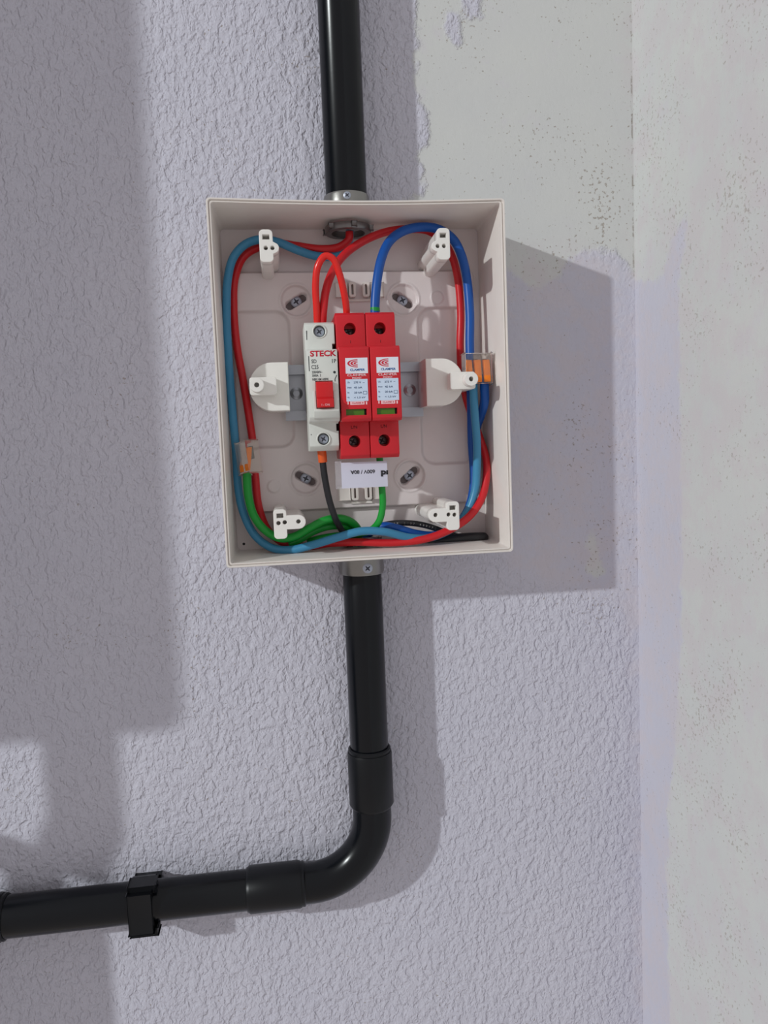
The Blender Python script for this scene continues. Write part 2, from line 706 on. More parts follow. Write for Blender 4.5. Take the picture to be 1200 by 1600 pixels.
def back_plaster(x, z):
    a = poly_sdf(x, z, back_poly)
    for q in patch_polys:
        a = np.minimum(a, -poly_sdf(x, z, q) - 1)
    b_ = poly_sdf(x, z, stain_poly)
    return np.clip(np.maximum(a, b_), -80, 80)


def back_smooth(x, z):
    d = poly_sdf(x, z, smooth_poly)
    s = np.clip((d + 6) / 14, 0, 1)
    c = np.clip((x - (CORNER - 12)) / 8, 0, 1)
    return np.maximum(s, c * .6)


wall_back = grid_wall('wall_back', dense(-280, CORNER, 2.5, -2200, CORNER), dense(-500, 265, 2.5, -1400, 1300),
                      lambda u, w: np.stack([u / 1000, np.zeros_like(u), w / 1000 + Z0], 1),
                      {'plaster': back_plaster, 'smooth': back_smooth}, wall_material('lilac_texture_paint', 1.0, .72))


def S(px, py):
    """(h, Z) on the side wall"""
    d = ray(px, py)
    t = (CORNER - CAM[0]) / d[0]
    q = CAM + t * d
    return (RIM - q[2], -q[1])


side_px = [(1000, 436), (1010, 440), (1024, 441), (1036, 425), (1046, 395), (1056, 360), (1070, 335), (1074, 360), (1066, 400), (1061, 470),
           (1063, 700), (1066, 900), (1064, 1000), (1056, 1150), (1046, 1250), (1043, 1350), (1043, 1450), (1046, 1600), (1046, 1700)]
side_poly = [S(*q) for q in side_px] + [(-30, -700), (-30, S(1000, 436)[1])]
wall_right = grid_wall('wall_right', dense(0, 190, 2.5, -1, 1500)[7:], dense(-500, 265, 2.5, -1400, 1300),
                       lambda u, w: np.stack([np.full_like(u, CORNER / 1000), -u / 1000, w / 1000 + Z0], 1),
                       {'plaster': lambda u, w: np.clip(-poly_sdf(u, w, side_poly), -80, 80), 'smooth': lambda u, w: np.ones_like(u)},
                       wall_material('old_white_paint', .25, .6))


# ------------------------------------------------------------------ junction box
BW, BH = 175.0, 212.8


def loop(inset, r, n=7, bow=0.0):
    w, h = BW - 2 * inset, BH - 2 * inset
    pts = []
    for (sx, sz, a0) in ((1, 1, 0), (-1, 1, 90), (-1, -1, 180), (1, -1, 270)):
        for i in range(n + 1):
            a = math.radians(a0 + 90 * i / n)
            pts.append((sx * (w / 2 - r) + r * math.cos(a), sz * (h / 2 - r) + r * math.sin(a)))
        # extra points along the following side so that it can bow
        nxt = {(1, 1): (-1, 1), (-1, 1): (-1, -1), (-1, -1): (1, -1), (1, -1): (1, 1)}[(sx, sz)]
        x0, z0 = pts[-1]
        a1 = math.radians(a0 + 90)
        x1, z1 = nxt[0] * (w / 2 - r) + r * math.cos(a1), nxt[1] * (h / 2 - r) + r * math.sin(a1)
        for k in range(1, 8):
            t = k / 8
            x, z = x0 + (x1 - x0) * t, z0 + (z1 - z0) * t
            if (sx, sz) == (1, 1):
                z -= bow * math.sin(math.pi * t)          # the top wall sags a little
            pts.append((x, z))
    return pts


jb = empty('junction_box', 0, 0, -BH / 2, 'white plastic surface junction box without its cover, fixed open on the wall', 'junction box')
bm = bmesh.new()
prof = [(1.4, .2, 2.5), (1.2, 4, 2.5), (.1, 54.3, 2.2), (.4, 55, 2.0), (1.1, 55, 1.8), (1.3, 54.6, 1.7), (1.4, 53.7, 1.6), (1.75, 53.6, 1.5),
        (1.85, 54.2, 1.5), (2.1, 54.5, 1.5), (2.6, 54.4, 1.5), (2.8, 53.8, 1.5), (4.2, 5.2, 2.5)]
rows = []
for ins, h, r in prof:
    bow = 1.6 * (h / 55)
    rows.append([bm.verts.new(W(x, h, z)) for x, z in loop(ins, r, bow=bow)])
n = len(rows[0])
for a, b in zip(rows[:-1], rows[1:]):
    for i in range(n):
        j = (i + 1) % n
        bm.faces.new((a[i], a[j], b[j], b[i]))
bm.faces.new(rows[0])
body = link('body', bm_mesh(bm), M['box'], jb, smooth=SM)


def sstep(d, w=.8):
    t = np.clip(d / w + .5, 0, 1)
    return t * t * (3 - 2 * t)


def sd_rr(x, z, x0, x1, z0, z1, r):
    cx, cz = (x0 + x1) / 2, (z0 + z1) / 2
    qx, qz = np.abs(x - cx) - (x1 - x0) / 2 + r, np.abs(z - cz) - (z1 - z0) / 2 + r
    return -(np.hypot(np.maximum(qx, 0), np.maximum(qz, 0)) + np.minimum(np.maximum(qx, qz), 0) - r)


HB = 6.0
screws = [((463, 470), 30), ((630, 468), -33), ((478, 748), -30), ((641, 743), 40)]
scr = [(P(*p, HB + 3), a) for p, a in screws]
knocks = [P(683, 465, HB + 4), P(428, 760, HB + 4), P(700, 760, HB + 4), P(400, 470, HB + 4)]
knocks = knocks[:2]
PT = P(450, 424, HB + 4)[1]
PB = P(450, 799, HB + 4)[1]
pk = [(P(362, 600, HB)[0], P(456, 600, HB)[0], P(400, 700, HB)[1], P(400, 488, HB)[1]),
      (P(655, 600, HB)[0], P(742, 600, HB)[0], P(700, 724, HB)[1], P(700, 482, HB)[1])]


def panel_h(x, z):
    hh = np.full(x.shape, 5.0)
    hh += 4.5 * sstep(sd_rr(x, z, -79, 79, PB, PT, 4), 1.2)
    for (x0, x1, z0, z1) in pk:
        hh -= 2.6 * sstep(sd_rr(x, z, x0, x1, z0, z1, 9), 2.0)
    for ((sx, sz), a) in scr:
        d = np.hypot(x - sx, z - sz)
        hh += .5 * sstep(11.0 - d, .8)
        hh -= 2.4 * sstep(9.4 - d, .9)
        c, s_ = math.cos(math.radians(a)), math.sin(math.radians(a))
        u, v = (x - sx) * c + (z - sz) * s_, -(x - sx) * s_ + (z - sz) * c
        hh -= 5.4 * sstep(-(np.hypot(np.maximum(np.abs(u) - 4.9, 0), v) - 2.6), .6)
    for kx, kz in knocks:
        d = np.hypot(x - kx, z - kz)
        hh += .7 * sstep(4.1 - d, .7)
    # ribs between the screw recesses
    for zr in (PT - 24, PB + 20):
        pass
    return np.maximum(hh, .8)


us = np.linspace(-83.4, 83.4, 260)
vs = np.linspace(-102.3, 102.3, 320)
U_, V_ = np.meshgrid(us, vs)
HH = panel_h(U_, V_)
co = np.stack([U_.ravel() / 1000, -HH.ravel() / 1000, V_.ravel() / 1000 + Z0], 1)
nu, nv = len(us), len(vs)
idx = np.arange(nu * nv).reshape(nv, nu)
quads = np.stack([idx[:-1, :-1], idx[:-1, 1:], idx[1:, 1:], idx[1:, :-1]], -1).reshape(-1, 4)
me = bpy.data.meshes.new('back')
me.from_pydata(co.tolist(), [], quads.tolist())
back = link('back_panel', me, M['panel'], jb, smooth=3.14)


def screw(parent, name, x, h, z, r, ang=0.0, dome=.9, shank=0.0, material='zinc', label=None):
    """domed cross-head screw facing the room, the shade of its cross painted as dark bars"""
    bm = bmesh.new()
    prof = [(0, 0), (r, 0), (r, .5), (r * .85, .5 + dome * .5), (r * .5, .5 + dome * .9), (0, .5 + dome)]
    ring_bm(bm, (x, h, z), 'h', prof, 28)
    if shank:
        cyl_bm(bm, (x, h - shank, z), (x, h + .2, z), r * .6, 20)
    o = link(name, bm_mesh(bm), M[material], parent, smooth=SM, label=label)
    bm = bmesh.new()
    top = h + .5 + dome
    for k in (0, 90):
        a = math.radians(ang + k)
        c, s_ = math.cos(a), math.sin(a)
        L, w = r * .6, r * .16
        pts = [(-L, -w * .5), (-L * .4, -w), (L * .4, -w), (L, -w * .5), (L, w * .5), (L * .4, w), (-L * .4, w), (-L, w * .5)]
        pts = [(x + p * c - q * s_, z + p * s_ + q * c) for p, q in pts]
        add_mesh(bm, shape_mesh([pts], h + .3, top + .02 + k * .0002))
    link('cross_shade_bars', bm_mesh(bm), M['recess'], o)  # solid dark bars in place of a shaded cross
    return o


for i, ((sx, sz), a) in enumerate(scr):
    c, q_ = math.cos(math.radians(a)), math.sin(math.radians(a))
    ol = [(sx + u * c - v * q_, sz + u * q_ + v * c) for u, v in rrect(0, 0, 14.6, 4.8, 2.38)]
    link('slot_shade', shape_mesh([ol], .9, 3.0), M['slot'], jb, label='grey insert standing in for the shade in a mounting slot')
    screw(jb, 'mounting_screw', sx, 5.0, sz, 3.5, (35, 20, 60, 45)[i], 1.2, 3.5, 'zinc', 'zinc cross-head mounting screw')


hx, hz = P(381, 850, 5.3)
link('hole_shade_disc', shape_mesh([circ(hx, hz, .9, 16)], 5.0, 5.12), M['dark'], jb, label='dark disc standing in for the shade in a small hole')

# corner posts that take the cover screws
def post(px, py, sgn, arm, flip=1):
    x, z = P(px, py, 54)
    bm = bmesh.new()

    def mir(pts):
        q = [(x + sgn * a, z + flip * b) for a, b in pts]
        return q
    w = 3.9
    out = []
    # slab outline, local: +a towards the box centre
    def arc(cx, cz, r, a0, a1, n=7):
        return [(cx + r * math.cos(math.radians(a0 + (a1 - a0) * i / n)), cz + r * math.sin(math.radians(a0 + (a1 - a0) * i / n))) for i in range(n + 1)]
    if arm > 8:
        o = arc(-w + 2.2, 8.8 - 2.2, 2.2, 180, 90) + arc(w - 2.2, 8.8 - 2.2, 2.2, 90, 0) + [(w, 5.0)]
        o += arc(arm - 4.2, .8, 4.2, 90, -90) + [(w, -3.4)]
        o += arc(w - 2.2, -8.8 + 2.2, 2.2, 0, -90) + arc(-w + 2.2, -8.8 + 2.2, 2.2, -90, -180)
        holes = [circ(-1.0, .6, 1.25, 16), circ(2.7, .9, 1.25, 16), circ(arm - 4.4, 1.0, 1.3, 16)]
    else:
        o = arc(-w + 2.4, 9.2 - 2.4, 2.4, 180, 90) + arc(w - 2.4, 9.2 - 2.4, 2.4, 90, 0) + [(w, 2.4)]
        o += arc(w + .4, -1.2, 3.0, 75, -75) + [(w, -4.6)]
        o += arc(w - 2.4, -9.2 + 2.4, 2.4, 0, -90) + arc(-w + 2.4, -9.2 + 2.4, 2.4, -90, -180)
        holes = [circ(-.3, -1.2, 1.2, 16), circ(3.5, -1.2, 1.2, 16)]
    holes.append([(-1.9, 6.3), (2.0, 6.3), (2.0, 3.6), (-1.9, 3.6)])
    o, holes = mir(o), [mir(hh) for hh in holes]
    add_mesh(bm, shape_mesh([o] + holes, 46, 54.2, .35))
    add_mesh(bm, shape_mesh([o], 4.6, 46.5, 0))
    # narrower foot
    return link('screw_post', bm_mesh(bm), M['post'], jb, smooth=math.radians(30))


post(416, 384, 1, 0)
post(693, 381, -1, 0)
post(438, 819, 1, 15.2)
post(708, 806, -1, 15.2)


# brackets that carry the rail and the middle cover screws
def bracket(sgn, x_flat, x_hole):
    """D-shaped block, flat side towards the rail; boss with a screw hole on its outer end"""
    bm = bmesh.new()
    zc = .3
    R_ = 14.6
    xr = abs(x_flat - x_hole)
    dpts = [(x_flat, zc + R_), (x_flat, zc - R_)]
    n_ = 18
    arcp = []
    depth = 24.0
    for i in range(n_ + 1):
        a = math.radians(-90 + 180 * i / n_)
        arcp.append((x_flat + sgn * (depth * .42 + depth * .58 * math.cos(a)), zc + R_ * math.sin(a)))
    o = [(x_flat, zc + R_), (x_flat, zc - R_)] + arcp
    if sgn < 0:
        o = o[::1]
    add_mesh(bm, shape_mesh([o], 4.6, 38, .6))
    # boss plate
    bx0 = x_hole + sgn * 4.4
    bx1 = x_hole - sgn * 11.5
    xa, xb = min(bx0, bx1), max(bx0, bx1)
    pl = rrect((xa + xb) / 2, zc - .2, xb - xa, 10.6, 1.6)
    add_mesh(bm, shape_mesh([pl], 5, 47, .4))
    add_mesh(bm, shape_mesh([circ(x_hole, zc, 4.2, 32), circ(x_hole, zc, 1.45, 20)], 46.5, 54.5, .3))
    # gusset rising to the boss
    g = bmesh.new()
    return bm_mesh(bm)


link('rail_bracket', bracket(-1, P(452, 610, 38)[0], -64.2), M['bracket'], jb, smooth=math.radians(30))
link('rail_bracket', bracket(1, P(666, 605, 38)[0], 64.0), M['bracket'], jb, smooth=math.radians(30))


# small latch loops at the top and bottom middle of the floor
def catch(px, py, up):
    x, z = P(px, py, 12)
    bm = bmesh.new()
    for dx in (-4.4, 4.4):
        add_mesh(bm, shape_mesh([rrect(x + dx, z, 4.6, 9.5, 1.6), rrect(x + dx, z, 1.3, 6.4, .5)], 8.5, 14, .25))
    box_bm(bm, x - 15, x - 7.5, 8.5, 12.5, z - 4.5, z + 4.5, .4)
    box_bm(bm, x + 7.5, x + 16, 8.5, 12.5, z - 4.5, z + 4.5, .4)
    box_bm(bm, x - 7, x + 7, 8.5, 10.5, z - 6.2 * up - .8, z - 6.2 * up + .8, .2)
    return link('latch_loop', bm_mesh(bm), M['box'], jb, smooth=math.radians(30))


catch(561, 453, 1)
catch(565, 770, 1)

# ------------------------------------------------------------------ rail
ZR = -2.2
rail = bmesh.new()
x0r, x1r = P(452, 610, 14)[0] - 3, P(652, 605, 14)[0] + 3
t_ = 1.0
pr_ = [(-17.5, 15.5), (-12.5, 15.5), (-12.5, 9.5), (12.5, 9.5), (12.5, 15.5), (17.5, 15.5)]
outer = [(ZR + z, h) for z, h in pr_]
inner = [(ZR - 17.5, 16.6), (ZR - 11.5, 16.6), (ZR - 11.5, 10.6), (ZR + 11.5, 10.6), (ZR + 11.5, 16.6), (ZR + 17.5, 16.6)]
profile_x(rail, outer + inner[::-1], x0r, x1r)
for xx in (x0r + 7.5, x1r - 7.5):
    ring_bm(rail, (xx, 10.6, ZR), 'h', [(2.1, 0), (4.0, 0), (4.0, 1.0), (2.1, 1.6)], 24)
o = link('mounting_rail', bm_mesh(rail), M['galv'], None, smooth=SM)
centre_origin(o)
tag(o, 'short galvanised top-hat rail carrying the breaker and both red modules', 'rail')


# ------------------------------------------------------------------ circuit breaker
mc = empty('circuit_breaker', -26.2, 10, -2, 'white single-pole circuit breaker with a red toggle, left of the red modules', 'circuit breaker')
XB0, XB1 = -35.0, -17.5
prof = [(36.2, 16.8), (36.2, 49.5), (34.6, 52.6), (18.6, 53.4), (18.4, 66.4), (17.2, 68), (-20.2, 68), (-22.6, 65.6), (-23.2, 53.6), (-36.6, 52.4),
        (-39.6, 48.4), (-39.6, 16.8)]
bm = bmesh.new()
profile_x(bm, prof, XB0, XB1, .45)
me = bm_mesh(bm)
T1 = P(499, 518, 52)
T2 = P(505.5, 686, 52)


def cut_with(me, fn, *a):
    c = bmesh.new()
    fn(c, *a)
    return boolean(me, bm_mesh(c))


for tx, tz in (T1, T2):
    me = cut_with(me, cyl_bm, (tx, 45.5, tz), (tx, 60, tz), 3.5, 32)
# notches at the right-hand corners
me = cut_with(me, box_bm, XB1 - 1.7, XB1 + 2, 40, 58, 18.7, 23.2)
me = cut_with(me, box_bm, XB1 - 1.4, XB1 + 2, 40, 58, -28, -23.6)
# toggle window
TG = P(507.5, 617, 70)
TW = (XB0 + 3.9, XB1 - 2.4)
me = cut_with(me, box_bm, TG[0] - 5.0, TG[0] + 5.0, 60, 80, TG[1] - 7.6, TG[1] + 8.2)
link('body', me, M['grey'], mc, smooth=SM)
# raised hood below the toggle
bm = bmesh.new()
profile_x(bm, [(TG[1] - 7.8, 67.5), (TG[1] - 7.8, 71.5), (TG[1] - 9.2, 72), (-20.6, 69.2), (-21.6, 67.5)], XB0 + 2.6, XB1 - .6, .3)
profile_x(bm, [(TG[1] + 3, 67.5), (TG[1] + 2, 68.6), (TG[1] - 8.4, 71.4), (TG[1] - 8.4, 67.5)], XB0 + 2.6, TG[0] - 5.1, .15)
profile_x(bm, [(TG[1] + 3, 67.5), (TG[1] + 2, 68.6), (TG[1] - 8.4, 71.4), (TG[1] - 8.4, 67.5)], TG[0] + 5.1, XB1 - .6, .15)
link('toggle_hood', bm_mesh(bm), M['grey'], mc, smooth=SM)
bm = bmesh.new()
zt = TG[1]
profile_x(bm, [(zt + 7.6, 61), (zt + 7.6, 69.6), (zt + 6.6, 70.8), (zt - 1.2, 71.6), (zt - 1.8, 71.2), (zt - 2.4, 73.4), (zt - 7.0, 74.0), (zt - 7.4, 73.2), (zt - 7.4, 61)],
          TG[0] - 4.8, TG[0] + 4.8, .4)
tg_ = link('toggle', bm_mesh(bm), M['toggle'], mc, smooth=SM)
bm = bmesh.new()
add_mesh(bm, text_mesh('I - ON', TG[0], zt - 5.8, 74.02, height=1.2))
link('toggle_print', bm_mesh(bm), M['ink_white'], tg_)
for k, (tx, tz) in enumerate((T1, T2)):
    screw(mc, 'terminal_screw', tx, 50.2, tz, 2.9, 35 + 20 * k, .6, 5, 'zinc', 'zinc cross-head terminal screw')
    bm = bmesh.new()
    ring_bm(bm, (tx, 52.3, tz), 'h', [(3.45, -6), (4.3, -6), (4.3, .8), (3.9, 1.1), (3.45, .8)], 36)
    link('screw_collar', bm_mesh(bm), M['grey'], mc, smooth=SM)


def tx(parent, name, s, px, py, h, wpx=None, hpx=None, material='ink_dark', bold=0.0, rot=0, anchor='c'):
    """print s centred on a picture point lying on a face at height h; sizes in picture px"""
    k = 1 / 2.72
    x, z = P(px, py, h)
    me = text_mesh(s, x, z, h + .02, width=wpx * k if wpx else None, height=hpx * k if hpx else None, rot=rot, bold=bold)
    return me


HN = 68.0
parts = []
bm = bmesh.new()
add_mesh(bm, tx(mc, '', 'STECK', 505, 552.2, HN, 41, 9.2, bold=.035))
link('brand_print', bm_mesh(bm), M['ink_red'], mc, label='red STECK lettering')
bm = bmesh.new()
for s, px, py, w_, h_ in (('SD', 490.5, 564.5, 8, 6), ('1P', 522, 564, 6.5, 6), ('C25', 492, 573.5, 11, 6.2)):
    add_mesh(bm, tx(mc, '', s, px, py, HN, w_, h_, bold=.015))
for s, px, py, w_, h_ in (('230/400V~', 495.5, 581.4, 16, 4), ('3000A  3', 494.5, 586.8, 13.5, 3.6), ('NBR NM 60898', 500.5, 592.6, 25, 3.8)):
    add_mesh(bm, tx(mc, '', s, px, py, HN, w_, h_, bold=.02))
# switch symbol
for (ax, ay, bx, by) in ((523.5, 580, 523.5, 583.5), (526.2, 586, 523.5, 592), (523.5, 592, 523.5, 596)):
    a, b = P(ax, ay, HN), P(bx, by, HN)
    d = np.array([b[0] - a[0], b[1] - a[1]])
    d = d / np.linalg.norm(d)
    nn = np.array([-d[1], d[0]]) * .22
    add_mesh(bm, shape_mesh([[(a[0] + nn[0], a[1] + nn[1]), (a[0] - nn[0], a[1] - nn[1]), (b[0] - nn[0], b[1] - nn[1]), (b[0] + nn[0], b[1] + nn[1])]],
                            HN + .02, HN + .07))
ex, ez = P(522.5, 581.5, HN)
add_mesh(bm, shape_mesh([circ(ex, ez, .75, 16)], HN + .02, HN + .07))
link('rating_print', bm_mesh(bm), M['ink_dark'], mc)
# thin moulded lines on the left
for (za, zb, hh) in ((14.5, 6.0, HN), (31, 24, 53.0), (-30, -27, 53.0)):
    bm = bmesh.new()
    box_bm(bm, XB0 + .9, XB0 + 1.35, hh - .4, hh + .05, zb, za)
    link('moulded_line', bm_mesh(bm), M['ink_dark'], mc)


# ------------------------------------------------------------------ surge protectors
def surge(xc, label):
    """one red surge module, built around xc"""
    t = empty('surge_protector', xc, 10, -2, label, 'surge protector', None)
    w = 17.5 / 2
    bm = bmesh.new()
    profile_x(bm, [(41.4, 16.8), (41.4, 50.4), (39.6, 53), (-42.8, 53), (-45, 50.6), (-45, 16.8)], xc - w, xc + w, .5)
    me = bm_mesh(bm)
    cut = bmesh.new()
    zt_, zb_ = 31.6, -34.6
    for zz in (zt_, zb_):
        cyl_bm(cut, (xc - .3, 40, zz), (xc - .3, 60, zz), 3.55, 36)
    # wire mouth in the end faces
    for zz in (42, -46):
        box_bm(cut, xc - 4, xc + 4, 34, 44, min(zz, zz - math.copysign(9, zz)), max(zz, zz - math.copysign(9, zz)), 0)
    me = boolean(me, bm_mesh(cut))
    link('base', me, M['red'], t, smooth=SM)
    bm = bmesh.new()
    wn_ = w
    profile_x(bm, [(19.6, 52.6), (19.6, 66.6), (18.2, 68), (-21.6, 68), (-23.3, 66.4), (-23.3, 52.6)], xc - wn_ + .05, xc + wn_ - .05, .45)
    me = bm_mesh(bm)
    cut = bmesh.new()
    wz = P(558, 643.5, 68)[1]
    box_bm(cut, xc - 6.0, xc + 6.0, 64.8, 70, wz - 1.9, wz + 1.7)
    me = boolean(me, bm_mesh(cut))
    cart = link('cartridge', me, M['red'], t, smooth=SM)
    bm = bmesh.new()
    box_bm(bm, xc - 5.9, xc + 4.7, 63.5, 66.4, wz - 1.85, wz + 1.65)
    link('status_window', bm_mesh(bm), M['window'], t, label='green status window')
    bm = bmesh.new()
    box_bm(bm, xc + 4.7, xc + 5.95, 63.5, 65.4, wz - 1.85, wz + 1.65)
    link('gap_shade', bm_mesh(bm), M['dark'], t)  # dark block stands in for the shade beside the window
    for zz, k in ((zt_, 20), (zb_, 60)):
        screw(t, 'terminal_screw', xc - .3, 40.1, zz, 3.3, k, .5, 0, 'steel_dark', 'dull steel terminal screw deep in its hole')
    # stickers, located from the left module's sight lines
    ox = xc - XS[0]

    def q(px, py):
        a = P(px, py, 68)
        return (a[0] + ox, a[1])
    x0, z1 = q(539.2, 559.5)
    x1, z0 = q(575, 583)
    bm = bmesh.new()
    box_bm(bm, x0, x1, 67.9, 68.12, z0, z1, 0)
    st = link('logo_sticker', bm_mesh(bm), M['sticker'], t)
    xa, za = q(540, 592.8)
    xb_, zb2 = q(575.6, 626.3)
    bm = bmesh.new()
    box_bm(bm, xa, xb_, 67.9, 68.12, zb2, za, 0)
    st2 = link('data_sticker', bm_mesh(bm), M['stickerblue'], t)
    k = 1 / 2.72
    # crescent emblem: three nested C shapes opening to the right, cut flush
    bm = bmesh.new()
    cx_, cz_ = q(558.6, 567.6)
    xcut = cx_
    for (a0_, b0_), (a1_, b1_) in (((5.9, 2.3), (4.75, 1.9)), ((4.1, 1.55), (2.95, 1.15)), ((2.3, .8), (1.2, .38))):
        oo = [(xcut + a0_ * math.cos(t_), cz_ + b0_ * math.sin(t_)) for t_ in np.radians(np.linspace(90, 270, 25))]
        ii = [(xcut + a1_ * math.cos(t_), cz_ + b1_ * math.sin(t_)) for t_ in np.radians(np.linspace(90, 270, 25))]
        add_mesh(bm, shape_mesh([oo + ii[::-1]], 68.13, 68.19))
    link('emblem', bm_mesh(bm), M['ink_red'], st)
    bm = bmesh.new()
    cx_, cz_ = q(558.5, 577.8)
    add_mesh(bm, text_mesh('CLAMPER', cx_, cz_, 68.13, width=23.5 * k, height=3.6 * k, bold=.03))
    link('brand_print', bm_mesh(bm), M['ink_blue'], st)
    bm = bmesh.new()
    cx_, cz_ = q(557.6, 586)
    add_mesh(bm, text_mesh('CLAMPER', cx_, cz_, 68.03, width=30 * k, height=3.7 * k, bold=.03))
    cx_, cz_ = q(557.8, 590.6)
    add_mesh(bm, text_mesh('FRONT', cx_, cz_, 68.03, width=15 * k, height=3.0 * k, bold=.03))
    cx_, cz_ = q(558.5, 629.6)
    for (pa, pb) in ((542.8, 545), (571.5, 573.8)):
        xa2, za2 = q(pa, 627.4)
        xb2, zb3 = q(pb, 632)
        box_bm(bm, xa2, xb2, 68.0, 68.08, zb3, za2)
    xa2, za2 = q(547.2, 627.4)
    xb2, zb3 = q(569.6, 632)
    box_bm(bm, xa2, xb2, 68.0, 68.06, zb3, za2)
    link('model_print', bm_mesh(bm), M['ink_white'], t, label='white lettering on the red')
    bm = bmesh.new()
    add_mesh(bm, text_mesh('CLASSE II', cx_, cz_, 68.08, width=18 * k, height=2.6 * k, bold=.02))
    link('class_print', bm_mesh(bm), M['ink_red'], t)
    bm = bmesh.new()
    for i, (a_, b_) in enumerate((('Uc', '275 V  ~'), ('Imax', '45 kA'), ('In', '20 kA'), ('Up', '< 1,5 kV'))):
        py = 597.6 + 7.9 * i
        cx_, cz_ = q(544.5, py)
        add_mesh(bm, text_mesh(a_, cx_ + (.6 if i == 1 else 0), cz_, 68.13, height=2.7 * k if i != 1 else 2.5 * k, bold=.01))
        cx_, cz_ = q((561, 559.5, 559.5, 562)[i], py)
        add_mesh(bm, text_mesh(b_, cx_, cz_, 68.13, width=(17, 13, 12.5, 18)[i] * k, height=3.0 * k, bold=.015))
    cx_, cz_ = q(570.4, 613.6)
    add_mesh(bm, shape_mesh([rrect(cx_, cz_, 2.2, 1.9, .1, 1), rrect(cx_, cz_, 1.8, 1.5, .1, 1)], 68.13, 68.18))
    link('data_print', bm_mesh(bm), M['ink_navy'], st2)
    bm = bmesh.new()
    add_mesh(bm, text_mesh('L/N', xc - .3, -26.2, 53.02, height=1.9, bold=.02))
    link('terminal_print', bm_mesh(bm), M['emboss'], t)
    bm = bmesh.new()
    add_mesh(bm, text_mesh('I', xc - .3, 24.0, 53.02, height=1.6, bold=.02))
    link('terminal_print', bm_mesh(bm), M['emboss'], t)
    return t


XS = (-7.9, 10.0)
sp1 = surge(XS[0], 'red surge protector module between the white breaker and the other red module')
sp2 = sp1.copy()
COL.objects.link(sp2)
sp2.location = sp1.location + Vector(((XS[1] - XS[0]) / 1000, 0, 0))
sp2['label'] = 'right-hand red surge protector module, with the thick blue wire in its top'
sp1['group'] = sp2['group'] = 'red surge protector modules on the rail'
for ch in [c for c in bpy.data.objects if c.parent == sp1]:
    c = ch.copy()
    COL.objects.link(c)
    c.parent = sp2
    for g in [g_ for g_ in bpy.data.objects if g_.parent == ch]:
        d = g.copy()
        COL.objects.link(d)
        d.parent = c


# ------------------------------------------------------------------ wires
def wire(name, pts, r, material, label, cat='wire', group='wires inside the box', parts=(), round_end=False):
    path = [P3(*p[:3]) + ((p[3],) if len(p) > 3 else ()) for p in pts]
    bm = bmesh.new()
    tube_bm(bm, path, r, 18, True, round_end)
    me = bm_mesh(bm)
    o = link(name, me, M[material], None, smooth=3.14)
    centre_origin(o)
    tag(o, label, cat, group)
    return o


def band(parent, pts, r, material, name, label=None):
    bm = bmesh.new()
    tube_bm(bm, [P3(*p) for p in pts], r, 20)
    me = bm_mesh(bm)
    me.transform(parent.matrix_basis.inverted())
    b = bpy.data.objects.new(name, me)
    COL.objects.link(b)
    me.materials.append(M[material])
    for p in me.polygons:
        p.use_smooth = True
    me.set_sharp_from_angle(angle=SM)
    b.parent = parent
    if label:
        b['label'] = label
    return b


red = wire('wire', [(503, 512, 40), (505, 485, 41), (509, 455, 40), (518, 428, 37), (532, 405, 32), (550, 388, 27), (575, 373, 24), (605, 362, 21), (640, 358, 19),
                    (670, 361, 17), (694, 379, 16), (708, 405, 16), (716, 440, 16), (720, 490, 16), (719, 540, 16), (721, 580, 15), (728, 620, 13), (738, 652, 13),
                    (750, 685, 15), (759, 715, 19), (760, 745, 23), (752, 780, 27), (732, 808, 30), (700, 829, 32), (660, 843, 32), (610, 848, 31), (560, 847, 29),
                    (515, 849, 24), (475, 854, 18), (443, 848, 14), (420, 830, 12.5), (405, 795, 12.5), (399, 745, 12.5), (396, 700, 12.5), (389, 650, 12.5),
                    (380, 595, 12.5), (370, 540, 12.5), (365, 480, 12.5), (367, 435, 12.5), (380, 402, 12.5), (402, 387, 12.5), (430, 380, 12), (462, 384, 12),
                    (500, 389, 14), (530, 386, 17), (545, 374, 19), (546, 362, 19)], 2.5, 'w_red',
           'long red wire from the breaker top round the whole inside of the box')
jump = wire('wire', [(496, 512, 41), (494.5, 480, 43), (493, 445, 45), (497, 415, 47), (508, 400, 48), (520, 404, 48), (530, 427, 47), (537, 455, 45), (541, 480, 42), (542, 500, 40)],
            2.1, 'w_jump', 'short bright red loop linking the breaker top to the left red module')
blue = wire('wire', [(586, 500, 39), (586, 478, 39), (589, 440, 38), (596, 404, 35), (608, 378, 31), (628, 362, 28), (655, 355, 26), (684, 358, 25), (708, 374, 25),
                     (722, 402, 25), (730, 440, 25), (734, 490, 26), (734, 535, 27), (735, 575, 28)], 2.85, 'w_blue',
            'thick blue wire arching from the right red module to the orange connector')
band(blue, [(586.3, 487, 39), (586, 483, 39), (586, 481, 39)], 2.95, 'w_green', 'green_band', 'green band at the lower end')
lbl = wire('wire', [(547, 360, 15), (543, 385, 14), (525, 399, 14), (495, 400, 15), (465, 391, 17), (436, 379, 19), (408, 374, 20), (383, 382, 20), (365, 402, 20), (356, 435, 20),
                    (354, 490, 20), (357, 560, 20), (363, 640, 20), (369, 710, 20), (372, 760, 20), (380, 800, 20), (398, 836, 21), (425, 856, 25), (455, 859, 29),
                    (490, 851, 32), (530, 839, 35), (565, 830, 36), (600, 831, 35), (640, 840, 31), (672, 840, 28), (704, 827, 26), (729, 802, 25), (742, 768, 25),
                    (745, 730, 26), (745, 690, 28), (742, 650, 30), (740, 615, 31), (740, 585, 31)], 2.6, 'w_lblue',
           'light blue wire round the left, bottom and right sides of the box')
